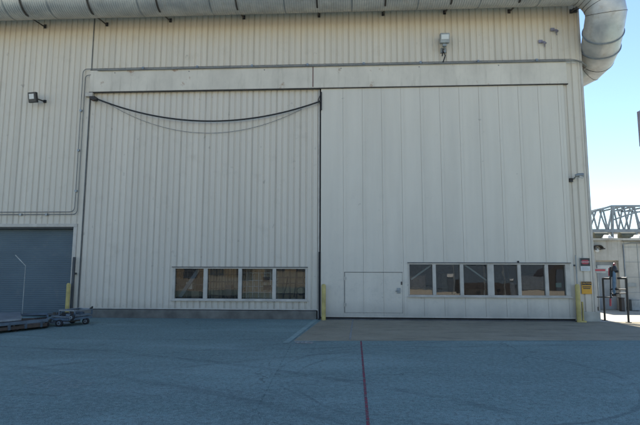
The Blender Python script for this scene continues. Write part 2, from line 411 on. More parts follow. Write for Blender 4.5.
# side, back walls and roof
s = MB()
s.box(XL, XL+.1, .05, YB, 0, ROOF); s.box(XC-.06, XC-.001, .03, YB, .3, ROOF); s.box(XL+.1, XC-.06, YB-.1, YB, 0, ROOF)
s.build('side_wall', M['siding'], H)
s = MB(); mx_ = (XL+XC)/2
s.add([(XL-.2, -.1, ROOF), (XC+.05, -.1, ROOF), (mx_, -.1, ROOF+1.2), (XL-.2, YB+.2, ROOF), (XC+.05, YB+.2, ROOF), (mx_, YB+.2, ROOF+1.2)],
      [(0, 1, 2), (3, 5, 4), (0, 2, 5, 3), (1, 4, 5, 2), (0, 3, 4, 1)])
s.build('roof', M['roofm'], H)
# corner flashing
s = MB(); s.box(XC-.055, XC+.018, -.022, .06, .3, ROOF); s.build('corner_trim', M['trim'], H, bevel=.006)
s = MB(); s.box(XDR+.03, XC+.10, -.03, .55, 0, .30); s.build('corner_footing', M['footing'], H, bevel=.012)
# dark seam / expansion joint
s = MB(); s.box(XS-.008, XS+.010, -.002, .06, ZSB, ZHB-.05); s.box(XS-.009, XS+.009, -.004, .04, ZHT+.02, 10.4); s.build('joint_strip', M['conduit'], H)
# header beam
s = MB(); XHR = wx(567.5, YH, 85); s.box(XS+.02, XHR, YH, -.001, ZHB, ZHT)
hb = s.build('header_beam', M['header'], H, bevel=.008)
s = MB(); s.box(XS+.02, XHR, YH-.012, .0, ZHT+.002, ZHT+.018); s.build('drip_flashing', M['dark_trim'], hb)
s = MB(); s.box(XS+.02, XHR+.02, YH-.010, -.04, ZHB-.03, ZHB-.002); s.build('lower_lip', M['strap'], hb)
xj = wx(313, YH, 75); s = MB(); s.box(xj-.014, xj+.014, YH-.006, YH+.01, ZHB+.03, ZHT-.03); s.build('joint_strip', paint('red_brown_joint', (.12, .035, .03), .3), hb)
s = MB(); s.box(XS-.10, XS+.16, YH-.03, -.0, ZHB-.17, ZHB-.031); s.build('end_bracket', M['trim'], hb, bevel=.01)
for k in range(6):
    s = MB(); x = XS+.9+k*2.6; s.box(x-.015, x+.015, YH-.01, YH+.002, ZHT-.12, ZHT-.09); s.build('bolt', M['conduit'], hb)

# left ribbed infill with window strip
YD = .03
def pts_x(l, py, Y): return [wx(v, Y, py) for v in l]
wl0, wl1 = wx(172.5, YD, 284), wx(307, YD, 284); wzb, wzt = wz(300.2, YD, 240), wz(267.4, YD, 240)
s = MB()
DX0, DX1 = XS+.0, XG-.10
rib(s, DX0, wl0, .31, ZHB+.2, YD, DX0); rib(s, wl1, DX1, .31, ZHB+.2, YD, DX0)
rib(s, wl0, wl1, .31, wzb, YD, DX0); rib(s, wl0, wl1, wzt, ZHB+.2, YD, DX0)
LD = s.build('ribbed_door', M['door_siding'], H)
s = MB(); s.box(DX1, DX1+.05, YD-.03, YD+.1, .02, ZHB); s.box(DX0, DX1, YD-.012, YD+.06, .285, .318)
s.build('edge_trim', M['trim'], LD)
s = MB(); s.box(DX0-.0, XG-.13, -.03, .40, -.05, .262); s.build('concrete_sill', M['sill'], H, bevel=.02)
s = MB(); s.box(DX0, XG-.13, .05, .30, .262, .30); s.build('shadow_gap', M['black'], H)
# black gap between the doors, with post
s = MB(); s.box(XG-.05, XG-.012, .02, .10, .0, ZHB); s.build('door_gap', M['black'], H)
s = MB(); s.box(XG-.07, XG+.0, -.08, .02, .02, 2.15); s.build('rubber_seal', M['black'], H, bevel=.004)

def windows(parent, x0, x1, z0, z1, Y, panes, mats, dep, lean=0):
    """frame with mullions between the panes; panes are each a mesh"""
    f = MB(); t = .045
    f.box(x0, x1, Y-.03, Y+dep, z0, z0+t); f.box(x0, x1, Y-.03, Y+dep, z1-t, z1)
    f.box(x0, panes[0][0], Y-.027, Y+dep, z0+t, z1-t); f.box(panes[-1][1], x1, Y-.027, Y+dep, z0+t, z1-t)
    for a, b in zip(panes, panes[1:]): f.box(a[1], b[0], Y-.024, Y+dep-.01, z0+t, z1-t)
    f.build('window_frame', M['trim'], parent, bevel=.006)
    b = MB(); b.box(x0-.03, x1+.03, Y-.065, Y-.031, z0-.03, z0+.004); b.build('window_sill', M['trim'], parent)
    b = MB(); b.box(x0-.03, x1+.03, Y-.05, Y-.031, z1-.002, z1+.022); b.build('window_head', M['dark_trim'], parent)
    for i, (a, c_) in enumerate(panes):
        g_ = MB(); ti = -lean+random.uniform(-.003, .003); tx = random.uniform(-.005, .005); y = Y+.05
        g_.quad((a-.01, y+ti+tx, z0+t-.01), (c_+.01, y+ti-tx, z0+t-.01), (c_+.01, y-ti-tx, z1-t+.01), (a-.01, y-ti+tx, z1-t+.01))
        g_.build('window_pane', mats[i % len(mats)], parent)
pl = [(wx(a, YD, 284), wx(b, YD, 284)) for a, b in ((175, 203.4), (207.4, 238.2), (241.8, 272.4), (276, 305.3))]
windows(LD, wl0, wl1, wzb, wzt, YD, pl, [M['glass_dusty']], .09)

# right smooth sliding door
YR = -.06; TH = .10
seams = [XG+.09+.0, ]
sx = [wx(v, YR, 95) for v in (343.0, 362.4, 382.0, 401.6, 421, 440.5, 460.1, 479.5, 498.8, 518.2, 537.8, 557.8)]
step = (sx[-1]-sx[0])/(len(sx)-1); sx = [sx[0]+i*step for i in range(len(sx))]
wr0, wr1 = wx(408.5, YR, 280), wx(570.4, YR, 280); wrb, wrt = wz(296.7, YR, 490), wz(263.2, YR, 490)
pd0, pd1 = wx(344.8, YR, 292), wx(402.6, YR, 292); pdb, pdt = wz(313, YR, 373), wz(272.3, YR, 373)
wr1 = min(wr1, XDR+.03)
s = MB(); X0, X1 = XG, XDR+.04; Zb, Zt = .13, ZHB+.15
GV = .0045
def panels(s, xa, xb, za, zb, y0=YR, y1=YR+TH):
    e = [xa]+[v for v in sx if xa < v < xb]+[xb]
    for i in range(len(e)-1):
        a = e[i]+(GV if e[i] in sx else 0); b = e[i+1]-(GV if e[i+1] in sx else 0)
        s.box(a, b, y0, y1, za, zb)
    s.box(xa, xb, y0+.012, y1-.001, za+.001, zb-.001)
panels(s, X0, pd0, Zb, Zt); panels(s, pd0, pd1, pdt, Zt); panels(s, pd0, pd1, Zb, pdb)
panels(s, pd1, wr0, Zb, Zt); panels(s, wr0, wr1, wrt, Zt); panels(s, wr0, wr1, Zb, wrb)
if X1 > wr1+.01: panels(s, wr1, X1, Zb, Zt)
RD = s.build('sliding_door', M['panel'], H)
s = MB()
for v in sx:                                      # low standing seam beside each joint
    for za, zb in ((Zb+.02, Zt),):
        x = v+.105
        if pd0-.05 < x < pd1+.05: rng = [(Zb+.02, pdb-.03), (pdt+.03, Zt)]
        elif wr0-.05 < x < wr1+.05: rng = [(Zb+.02, wrb-.05), (wrt+.04, Zt)]
        else: rng = [(Zb+.02, Zt)]
        for a, b in rng: s.box(x-.008, x+.008, YR-.0035, YR+.004, a, b)
s.build('seam_strip', M['panel'], RD)
pr = [(wx(a, YR, 280), wx(b, YR, 280)) for a, b in ((409.6, 432.6), (436.0, 460.0), (463.6, 487.6), (494, 517.8), (521.1, 545.0), (548.5, 565.6))]
windows(RD, wr0, wr1, wrb, wrt, YR, pr, [M['glass']], .10, .0095)
s = MB(); panels(s, pd0+.007, pd1-.007, pdb+.007, pdt-.007, YR+.004, YR+TH-.01); PDr = s.build('panel_door', M['panel'], RD)
s = MB(); t = .007
s.box(pd0-.02, pd0+t, YR+.02, YR+TH+.01, pdb-.02, pdt+.02); s.box(pd1-t, pd1+.02, YR+.02, YR+TH+.01, pdb-.02, pdt+.02)
s.box(pd0-.02, pd1+.02, YR+.02, YR+TH+.01, pdb-.02, pdb+t); s.box(pd0-.02, pd1+.02, YR+.02, YR+TH+.01, pdt-t, pdt+.02)
s.build('door_joint', M['black'], RD)
s = MB(); s.box(pd0-.02, pd1+.015, YR-.005, YR+.004, pdt+.001, pdt+.009); s.box(pd0-.012, pd0-.003, YR-.005, YR+.01, pdb, pdt)
s.build('door_trim', M['dark_trim'], RD)
for zz in (pdb+.2, pdt-.25):
    s = MB(); s.tube([(pd0-.004, YR-.014, zz), (pd0-.004, YR-.014, zz+.11)], .011, 8); s.box(pd0+.008, pd0+.06, YR-.006, YR+.003, zz+.01, zz+.10); s.build('hinge', M['trim'], RD)
hx, hz = at(398.8, 290.8, YR).x, at(398.8, 290.8, YR).z
s = MB(); s.box(hx-.06, hx+.05, YR-.018, YR+.004, hz-.08, hz+.09); s.tube([(hx-.01, YR-.02, hz), (hx-.01, YR-.07, hz), (hx-.11, YR-.075, hz-.005)], .014, 8)
s.build('door_handle', M['lampgrey'], RD, bevel=.003)
s = MB(); s.box(hx+.07, hx+.11, YR-.012, YR+.004, hz+.19, hz+.29); s.build('hasp', M['rackred'], RD)
# interior braces seen through the panes
for a, b in (((433, 263.8), (411, 279.5)), ((463, 263.8), (486.5, 280.5))):
    p, q = at(*a, YR+.20), at(*b, YR+.20); s = MB(); s.bar(p, q, .05, .06, (0, 1, 0)); s.build('brace', M['white'], RD)
# bottom rail and track
s = MB(); s.box(X0+.01, X1, YR-.012, YR+TH-.01, .085, Zb-.001); s.build('bottom_rail', M['trim'], RD)
s = MB(); s.box(X0-.02, X1+.05, -.085, .12, .0, .035); s.build('floor_track', M['track'], H)
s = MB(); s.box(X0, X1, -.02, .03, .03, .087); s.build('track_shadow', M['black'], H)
s = MB(); p = at(518, 262.3, YR); s.tube([(p.x, YR-.04, p.z+.02), (p.x, YR+.0, p.z+.02)], .028, 10); s.build('rivet_cap', M['black'], RD)

# roller door
s = MB(); XR0 = XL+2
z = .06
while z < ZRT:
    s.add([(XR0, .30, z), (XRR, .30, z), (XRR, .298, z+.035), (XR0, .298, z+.035), (XR0, .30, z+.07), (XRR, .30, z+.07)], [(0, 1, 2, 3), (3, 2, 5, 4)]); z += .072
RL = s.build('roller_door', M['roller'], H)
s = MB(); s.box(XR0, XRR, .262, .31, .03, .10); s.build('bottom_bar', M['dark_trim'], RL)
s = MB(); s.box(XR0-.1, XRR+.12, -.035, .30, ZRT, ZRT+.11); s.box(XRR, XRR+.12, -.03, .30, .0, ZRT); s.build('door_frame', M['trim'], H, bevel=.006)
s = MB(); s.box(XR0, XRR+.0, .02, .26, ZRT-.05, ZRT-.002); s.build('head_seal', M['dark_trim'], H)
s = MB(); s.box(XRR+.12, XS-.02, -.03, .3, 0, ZSB); s.build('wall_footing', M['sill'], H)

# interior: floor, rear partition, left beige partition
s = MB(); s.box(XL+.2, XC-.1, .5, YB-.2, .012, .02); s.build('inner_floor', M['sill'], H)
s = MB(); s.box(wx(207, 1, 284), XG-.2, 1.25, 1.3, .02, 6); s.build('inner_partition', M['inner'], H)
s = MB(); s.box(XG+.2, XC-.2, 7.5, 7.6, .02, 7); s.build('inner_partition', M['innerdark'], H)
# things behind the left windows
def rack(x, y, wd, h, d, cols, shelves, label, mat):
    t = thing('storage_rack', (x, y, .02), label, 'rack', 'racks behind the left window strip')
    for i in range(cols+1):
        for yy in (0, d):
            s = MB(); xx = x+i*wd/cols; s.box(xx-.011, xx+.011, y+yy-.015, y+yy+.015, .02, h); s.build('upright', mat, t)
    for zz in shelves:
        s = MB(); s.box(x, x+wd, y, y+d, zz, zz+.02); s.build('shelf', mat, t)
rack(wx(176, 1, 284), .55, 1.1, 2.3, .4, 4, (.6, .85, 1.05, 1.3, 1.5), 'brown storage rack behind the leftmost pane of the left window strip', M['rackred'])
rack(wx(211, 1, 284), .6, 1.2, 2.3, .35, 6, (.7, .92, 1.15, 1.4, 1.6), 'dark storage rack behind the second pane of the left window strip', M['strap'])
rack(wx(243, 1, 284), .7, 1.2, 2.2, .3, 6, (.8, 1.0, 1.2, 1.45, 1.6), 'grey storage rack behind the third pane of the left window strip', M['galv'])
rack(wx(277, 1, 284), .75, 1.15, 2.2, .3, 5, (.75, 1.1, 1.3, 1.55), 'brown storage rack behind the hoses in the rightmost pane of the left window strip', M['rackred'])
for i, (px, py, wd, h, yy, mt, lb) in enumerate(((182, 299, .22, .34, .62, 'card', 'brown carton low in the leftmost pane of the left window strip'),
        (196, 299, .26, .26, .62, 'card', 'squat brown carton beside the taller carton in the leftmost left pane'),
        (190, 289, .2, .22, .62, 'white', 'white carton on the rack shelf in the leftmost left pane'),
        (218, 298, .3, .25, .75, 'card', 'wide brown carton low in the second pane of the left window strip'),
        (229, 297, .2, .4, .75, 'rackred', 'tall rusty brown carton low in the second pane of the left window strip'),
        (266, 282, .2, .16, .66, 'black', 'black case upper right in the third pane of the left window strip'),
        (267, 290, .22, .16, .66, 'black', 'black case lower right in the third pane of the left window strip'))):
    p = at(px, py, yy); s = MB(); s.box(p.x-wd/2, p.x+wd/2, yy-.1, yy+.12, p.z, p.z+h); s.box(p.x-wd/2-.006, p.x+wd/2+.006, yy-.106, yy+.126, p.z+h-.03, p.z+h+.002)
    tag(s.build('storage_box', M[mt], at_=(p.x, yy, p.z)), lb, 'box')
for px, y0_, y1_, lean, lb in ((283, 297, 276, 6, 'dark hose hanging at the left of the rightmost left pane'), (294, 297, 271, 3, 'dark upright hose in the middle of the rightmost left pane')):
    s = MB(); s.tube([at(px+lean*math.sin(t*3)*.12+lean*t*.8, y0_+(y1_-y0_)*t, .5) for t in [i/12 for i in range(13)]], .02, 8)
    tag(s.build('hose', M['black']), lb, 'hose')
p = at(301, 291, .5); s = MB()
s.tube([(p.x+.13*math.cos(t)*(1+.03*k), 0.5+.02*k, p.z+.13*math.sin(t)) for k in range(3) for t in [i*math.pi/8 for i in range(17)]], .016, 8)
tag(s.build('hose_coil', M['black']), 'black coiled hose low in the rightmost pane of the left window strip', 'hose')
p0, p1 = at(180, 297, .4), at(199, 269, .4); s = MB(); s.bar(p0, p1, .12, .05, (0, 1, 0)); s.build('brace', M['bluegrey'], LD)
# things behind the right windows
for px, py, wd, h, yy, mt, lb in ((421, 299, 1.0, .35, 3.2, 'card', 'brown bench low behind the leftmost right pane'), (476, 299, .9, .32, 3.0, 'card', 'brown crate low behind the third right pane'),
        (447, 296, .5, .9, 4.0, 'card', 'tan cabinet behind the second right pane'), (533, 299, .9, .9, 3.4, 'rackred', 'dark brown cabinet behind the fifth right pane')):
    p = at(px, py, yy); z0_ = .02; s = MB(); s.box(p.x-wd/2, p.x+wd/2, yy-.3, yy+.3, z0_+.06, z0_+h+.5)
    s.box(p.x-wd/2-.02, p.x+wd/2+.02, yy-.32, yy+.32, z0_+h+.5, z0_+h+.53)
    for ix in (-1, 1): s.box(p.x+ix*(wd/2-.06)-.03, p.x+ix*(wd/2-.06)+.03, yy-.28, yy+.28, z0_, z0_+.06)
    tag(s.build('cabinet', M[mt], at_=(p.x, yy, z0_), bevel=.01), lb, 'cabinet')
p = at(557, 285, .25)
s = MB(); s.box(p.x-.09, p.x+.09, .13, .14, p.z-.07, p.z+.07); s.box(p.x-.06, p.x+.06, .125, .131, p.z-.04, p.z+.04)
tag(s.build('paper_notice', paint('pale_green_notice', (.35, .5, .42)), at_=(p.x, .13, p.z)), 'small pale green notice behind the rightmost window pane', 'notice')

# ------------------------------------------------------------------ the duct
DY, DR = -.86, .62
DZ = 10.60
XB = 7.55
DU = thing('ventilation_duct', (0, DY, DZ), 'huge silver duct along the top of the hangar wall, elbowing down at its right corner', 'duct')
s = MB(); s.tube([(XL-1, DY, DZ+.0), (XB-.35, DY, DZ)], DR, 48); s.build('straight_run', M['duct'], DU, smooth=True)
# mitred elbow: along +X, down, then back and inwards behind the corner
def arc(c, r, a0, a1, u, v, n_):
    return [Vector(c)+Vector(u)*r*math.cos(t)+Vector(v)*r*math.sin(t) for t in [a0+(a1-a0)*i/n_ for i in range(n_+1)]]
er = .98
cx_ = XB-.35
path = arc((cx_, DY, DZ-er), er, math.pi/2, 0, (1, 0, 0), (0, 0, 1), 5)
bx_ = cx_+er
K = [(603.0, 32.0, -.55), (600.3, 47.0, -.05), (596.0, 57.5, .42), (588.0, 66.0, .95)]
pth2 = [at(*k) for k in K]; pth2.append(pth2[-1]+Vector((-.7, .45, -.30))); pth2.append(pth2[-1]+Vector((-.8, .2, -.1)))
dn = (pth2[1]-pth2[0]).normalized()
full = path+pth2[0:]
s = MB(); s.tube(full, DR*.93, 40); s.build('elbow', M['elbow'], DU, smooth=True)
def hoop(pt, d, r, wd, th):
    d = Vector(d).normalized(); m = MB(); m.tube([Vector(pt)-d*wd/2, Vector(pt)+d*wd/2], r+th, 40); return m
for i in [1, 2, 3, 4, 5, len(full)-4, len(full)-3]:
    d = (full[i+1]-full[i-1]); m = hoop(full[i], d, DR*.93, .012, .007); m.build('mitre_seam', M['strap'], DU)
for k in (0, 1):
    m = hoop(pth2[k], dn, DR*.93, .035, .03); m.build('flange', M['galv'], DU)
x = XL
# joints of the straight run
jx = [wx(v, DY-.5, 5) for v in (-40, 2, 46, 136, 208, 283, 352, 420, 484, 545)]
for v in jx:
    m = hoop((v, DY, DZ), (1, 0, 0), DR, .03, .008); m.build('joint_band', M['galv'], DU)
# straps: hoop over the duct, strut to a foot plate on the wall
for px, py in ((45, 27), (107, 25), (170.5, 21), (244, 18), (319, 16), (383, 14.5), (444.5, 13), (509, 12), (571, 12)):
    q = at(px, py, -.03); m = MB()
    pts = [(q.x, DY+(DR+.02)*math.cos(t), DZ+(DR+.02)*math.sin(t)) for t in [R(90)+R(165)*i/20 for i in range(21)]]
    w_ = .05 if px < 560 else .06
    for a, b in zip(pts, pts[1:]): m.bar(a, b, .016, w_, (1, 0, 0))
    m.bar(pts[-1], (q.x, -.03, q.z), .02, w_, (1, 0, 0))
    m.bar((q.x, -.035, q.z-.05), (q.x, -.035, q.z+.09), .09, .02, (0, 1, 0))
    m.box(q.x-.05, q.x+.05, DY+.2, .0, DZ-.03, DZ+.03)
    m.build('strap', M['strap'], DU)
for dx in (.10, ):                                       # doubled strap at the corner
    q = at(571, 12, -.03); m = MB()
    m.bar((q.x+dx, DY+.1, DZ-DR-.02), (q.x+dx+.04, -.03, q.z+.05), .025, .05, (1, 0, 0)); m.box(q.x+dx-.04, q.x+dx+.1, -.06, -.0, q.z-.02, q.z+.12); m.build('strap', M['strap'], DU)

# ------------------------------------------------------------------ conduits and cables
def pipe(name, pts, r, mat, label, cat, clips=None, seg=8):
    m = MB(); m.tube(pts, r, seg)
    if clips is None: return tag(m.build(name, mat, smooth=True), label, cat)
    t = thing(name, pts[0], label, cat); m.build('tube', mat, t, smooth=True)
    for c_ in clips:
        k = MB(); k.box(c_[0]-.035, c_[0]+.035, c_[1]-.01, 0, c_[2]-.035, c_[2]+.035); k.build('clip', M['galv'], t)
    return t
def rnd(a, b, c_, r=.18, n_=5):
    a, b, c_ = Vector(a), Vector(b), Vector(c_); p = b+(a-b).normalized()*r; q = b+(c_-b).normalized()*r
    return [(1-t)**2*p+2*(1-t)*t*b+t*t*q for t in [i/n_ for i in range(n_+1)]]
Yc = -.06
zl, zr = at(0, 210.8, Yc), at(320, 63, Yc)
k1, k2 = at(72.5, 211.8, Yc), at(88.2, 72.5, Yc)
xv = (k1.x+k2.x)/2
zt = ZHT+.075
a0 = (XL, Yc, k1.z); a1 = (xv-.06, Yc, k1.z); a2 = (xv-.06, Yc, zt); a3 = (XC-.12, Yc, zt)
a4 = (XC+.06, Yc-.02, zt-.12); a5 = (XC+.06, 6, zt-.12)
pts = [Vector(a0)]+rnd(a0, a1, a2)+rnd(a1, a2, a3)+rnd(a2, (XC-.32, Yc, zt), a4, .12)+rnd((XC-.3, Yc, zt), a4, a5, .10)+[Vector(a5)]
pipe('conduit', pts, .012, M['conduit'], 'long grey conduit rising left of the door and running over the header beam', 'conduit',
     [(xv-.06, Yc, 4.2), (xv-.06, Yc, 5.6), (xv-.06, Yc, 7)]+[(-7+i*1.9, Yc, zt) for i in range(8)])
b0 = (XL, Yc, k1.z-.085); b1 = (xv+.04, Yc, k1.z-.085); b2 = (xv+.04, Yc, ZHT-.16); b3 = (XS+.05, -.1, ZHT-.16)
pts = [Vector(b0)]+rnd(b0, b1, b2)+rnd(b1, b2, b3, .12)+[Vector(b3)]
pipe('conduit', pts, .012, M['conduit'], 'shorter inner grey conduit ending at the left end of the header beam', 'conduit', [(-11+i*.9, Yc, k1.z-.085) for i in range(2)])
c0 = (XS+.3, YH-.04, ZHT-.02); c1 = (XC-.32, YH-.04, ZHT-.02); c2 = (XC+.13, -.1, ZHT-.20); c3 = (XC+.14, 6, ZHT-.22)
pts = [Vector(c0), Vector(c1)]+rnd(c1, (XC-.08, YH-.04, ZHT-.04), c2, .15)+rnd((XC, -.12, ZHT-.06), c2, c3, .06)+[Vector(c3)]
pipe('conduit', pts, .02, M['conduit'], 'thin grey conduit along the header top edge in front of the taller one', 'conduit')
def sag(a, b, low, n_=36, pw=2.0):
    """cable through a, low and b"""
    a, b, l = Vector(a), Vector(b), Vector(low)
    t0 = (l.x-a.x)/(b.x-a.x); out = []
    for i in range(n_+1):
        t = i/n_; base = a.lerp(b, t)
        base.z -= ((a.lerp(b, t0)).z-l.z)*(t*(1-t))/(t0*(1-t0)); out.append(base)
    return out
m = MB(); m.tube(sag(at(97, 99, -.2), at(321, 101, -.1), at(206, 121, -.16)), .027, 8)
cb = thing('power_cable', at(97, 99, -.2), 'thick black cable sagging across the top of the ribbed door below the header beam', 'cable'); m.build('cable', M['cable'], cb, smooth=True)
m = MB(); q = at(94.5, 98.5, -.15); m.box(q.x-.12, q.x+.06, -.26, -.02, q.z-.05, q.z+.05); m.tube([(q.x+.0, -.28, q.z-.10), (q.x+.12, -.24, q.z-.02)], .05, 8)
m.build('cable_clamp', M['strap'], cb)
m = MB(); m.tube([at(321, 101, -.1), at(318, 100.5, -.12), at(321.3, 92, -.1), at(321.3, 110, -.1)], .022, 6); m.build('cable_tail', M['cable'], cb)
m = MB(); m.tube(sag(at(104, 101, YD-.05), at(302, 109, YD-.05), at(203, 133, YD-.05)), .007, 6)
tag(m.build('guide_wire', M['conduit'], smooth=True), 'thin slack wire hanging just below the thick black cable', 'wire')

# ------------------------------------------------------------------ lights on the wall
q = at(33, 97.5, -.35)
T = thing('floodlight', (q.x, 0, q.z), 'dark square floodlight with a white lens on the bare wall left of the door', 'floodlight')
m = MB(); hw_, hh = .155, .19
def obox(m, c_, rx, rz, hx_, hy, hz_):
    Rm = Matrix.Rotation(rz, 3, 'Z') @ Matrix.Rotation(rx, 3, 'X')
    v = [Vector(c_)+Rm @ Vector((sx_*hx_, sy*hy, sz*hz_)) for sz in (-1, 1) for sy in (-1, 1) for sx_ in (-1, 1)]
    m.add(v, [(0, 2, 3, 1), (4, 5, 7, 6), (0, 1, 5, 4), (2, 6, 7, 3), (0, 4, 6, 2), (1, 3, 7, 5)]); return Rm
Rm = obox(m, q, R(12), R(-10), .16, .055, .175); m.build('housing', M['sign_black'], T, bevel=.02)
m = MB(); obox(m, Vector(q)+Rm @ Vector((-.005, -.058, .03)), R(12), R(-10), .095, .004, .085); m.build('lens', M['lens'], T)
m = MB(); m.bar(Vector(q)+Vector((.16, .03, -.05)), (q.x+.21, 0, q.z-.03), .035); m.box(q.x+.17, q.x+.26, -.05, .0, q.z-.07, q.z+.02); m.bar(Vector(q)+Vector((-.18, .05, -.05)), Vector(q)+Vector((.19, .05, -.05)), .03); m.build('bracket', M['sign_black'], T)
q = at(444.5, 38.5, -.3)
T = thing('floodlight', (q.x, 0, q.z), 'grey box floodlight with a dangling black cable high on the wall above the right door', 'floodlight')
m = MB(); Rm = obox(m, q, R(12), 0, .155, .09, .16); m.build('housing', M['lampgrey'], T, bevel=.02)
m = MB(); obox(m, Vector(q)+Rm @ Vector((0, -.094, .03)), R(12), 0, .12, .006, .075); m.build('lens', M['lens'], T)
m = MB(); obox(m, Vector(q)+Vector((0, .05, -.20)), 0, 0, .06, .05, .05); m.bar(Vector(q)+Vector((0, .05, -.24)), (q.x-.0, -.06, q.z-.30), .05); m.box(q.x-.09, q.x+.09, -.08, .0, q.z-.38, q.z-.22); m.build('junction_box', M['lampgrey'], T); m = MB(); m.bar(Vector(q)+Vector((0, .08, .1)), (q.x, 0, q.z+.1), .06); m.build('bracket', M['lampgrey'], T)
m = MB(); m.tube([(q.x+.02, -.14, q.z-.2), (q.x-.03, -.16, q.z-.32), (q.x-.05, -.12, q.z-.52), (q.x-.0, -.1, q.z-.36), (q.x+.05, -.1, q.z-.5), (q.x-.02, -.08, q.z-.72), (q.x-.03, -.06, zt)], .02, 8); m.build('cord', M['cable'], T, smooth=True)
for (px, py), lb in (((555.5, 30), 'small mauve weatherhead bracket, the upper right of the pair on the wall'), ((543.5, 42), 'small mauve weatherhead bracket, the lower left of the pair on the wall')):
    q = at(px, py, -.1); T = thing('wall_bracket', (q.x, 0, q.z), lb, 'bracket', 'small brackets high on the wall')
    m = MB(); m.box(q.x-.13, q.x-.0, -.05, 0, q.z-.0, q.z+.11); m.build('plate', M['bracket'], T, bevel=.01)
    m = MB(); m.tube([(q.x-.03, -.05, q.z+.02), (q.x+.01, -.13, q.z-.02), (q.x+.03, -.15, q.z-.08)], [.035, .035, .05], 10); m.build('hood', M['bracket'], T, smooth=True)
    m = MB(); m.tube([(q.x+.05, -.03, q.z-.02), (q.x+.06, -.03, q.z-.14)], .012, 6); m.build('stub', M['bracket'], T)
q = at(578, 177, -.25)
T = thing('wall_lamp', (q.x, 0, q.z), 'small hooded lamp on the corner strip right of the smooth door', 'lamp')
m = MB(); m.tube([(q.x-.02, -.0, q.z-.02), (q.x-.02, -.16, q.z+.04), (q.x+.02, -.28, q.z+.02)], .022, 8); m.build('arm', M['lampgrey'], T)
m = MB(); m.tube([(q.x-.09, -.26, q.z+.04), (q.x+.0, -.28, q.z+.055), (q.x+.14, -.30, q.z+.04)], [.04, .065, .075], 12); m.build('hood', M['lampgrey'], T, smooth=True)
m = MB(); m.tube([(q.x+.02, -.29, q.z+.02), (q.x+.12, -.30, q.z-.01)], [.05, .05], 12); m.build('lens', M['lens'], T)
m = MB(); m.box(q.x-.17, q.x-.07, -.06, .0, q.z-.12, q.z-.0); m.build('junction_box', M['sign_black'], T)

# ------------------------------------------------------------------ signs
def text(s_, x, y, z, size, mat, parent, name='lettering'):
    cu = bpy.data.curves.new(name, 'FONT'); cu.body = s_; cu.size = size; cu.align_x = 'CENTER'; cu.align_y = 'CENTER'; cu.extrude = .0008
    tmp = bpy.data.objects.new(name, cu); col.objects.link(tmp)
    me = bpy.data.meshes.new_from_object(tmp.evaluated_get(bpy.context.evaluated_depsgraph_get())); bpy.data.objects.remove(tmp)
    me.transform(Matrix.Translation((x, y, z)) @ Matrix.Rotation(R(90), 4, 'X')); par = Vector(parent.location)
    if parent.parent: par += Vector(parent.parent.location)
    me.transform(Matrix.Translation(-par)); me.materials.clear(); me.materials.append(mat)
    o = bpy.data.objects.new(name, me); col.objects.link(o); o.parent = parent; return o
a, b = at(580.2, 258, -.05), at(590.6, 271, -.05)
T = thing('danger_sign', (a.x, 0, b.z), 'red and black danger sign with a pale lower panel at the hangar corner', 'sign')
m = MB(); m.box(a.x, b.x, -.040, -.028, b.z, a.z); PLT = m.build('sign_plate', M['sign_white'], T)
zm = a.z-(a.z-b.z)*.62
m = MB(); m.box(a.x+.003, b.x-.003, -.044, -.0405, zm, a.z-.003); m.build('black_panel', M['sign_black'], T)
m = MB(); cx2, cz2 = (a.x+b.x)/2, (zm+a.z)/2
m.add([(cx2+(b.x-a.x)*.37*math.copysign(abs(math.cos(t))**.5, math.cos(t)), -.0465, cz2+(a.z-zm)*.27*math.copysign(abs(math.sin(t))**.6, math.sin(t))) for t in [i*2*math.pi/28 for i in range(28)]], [tuple(range(28))])
m.build('red_oval', M['sign_red'], T)
text('DANGER', cx2, -.048, cz2, .066, M['sign_white'], T)
m = MB()
for i in range(3): m.box(a.x+.05, b.x-.05-.03*(i == 2), -.0415, -.0402, b.z+.03+i*.035, b.z+.042+i*.035)
m.build('fine_print', M['lampgrey'], T)
a, b = at(581.5, 281.5, -.05), at(592.3, 294, -.05)
T = thing('caution_sign', (a.x, 0, b.z), 'yellow caution sign with a black header on the wall behind the right bollard', 'sign')
m = MB(); m.box(a.x, b.x, -.040, -.028, b.z, a.z); m.build('sign_plate', M['sign_yellow'], T)
zm = a.z-(a.z-b.z)*.30
m = MB(); m.box(a.x+.004, b.x-.004, -.044, -.0405, zm, a.z-.004); m.build('black_panel', M['sign_black'], T)
text('CAUTION', (a.x+b.x)/2, -.046, (zm+a.z)/2, .072, M['sign_yellow'], T)
m = MB(); zz = zm-.035
for i, wd in enumerate((.26, .22)): m.box((a.x+b.x)/2-wd/2, (a.x+b.x)/2+wd/2, -.0415, -.0402, zz-.03-i*.05, zz-i*.05)
m.build('fine_print', M['sign_black'], T)

# ------------------------------------------------------------------ bollards and posts
def bollard(px, pyb, pyt, r, label, Y, base=False):
    q = at(px, pyb, Y); x, z1 = q.x, at(px, pyt, Y).z
    T = thing('bollard', (x, Y, .004), label, 'bollard', 'yellow bollards by the doors')
    m = MB(); m.tube([(x, Y, 0.0), (x, Y, z1-.05), (x, Y, z1-.02), (x, Y, z1)], [r, r, r*.85, r*.4], 20); m.build('post', M['yellow'], T, smooth=True)
    if base:
        m = MB(); m.box(x-.0, x+.19, Y-.08, Y+.12, 0, .05); m.box(x+.10, x+.14, Y-.03, Y+.03, .05, .62); m.build('foot', M['yellow'], T, bevel=.01)
bollard(323.6, 321, 284, .068, 'yellow bollard in front of the gap between the two big doors', -.22)
bollard(579.3, 321, 284, .068, 'yellow bollard with a side foot below the danger sign', -.20, True)
bollard(67, 311, 283, .062, 'dull yellow bollard at the right jamb of the blue roller door', -.25)
q = at(577.3, 285, -.12); q2 = at(576.8, 255, -.12)
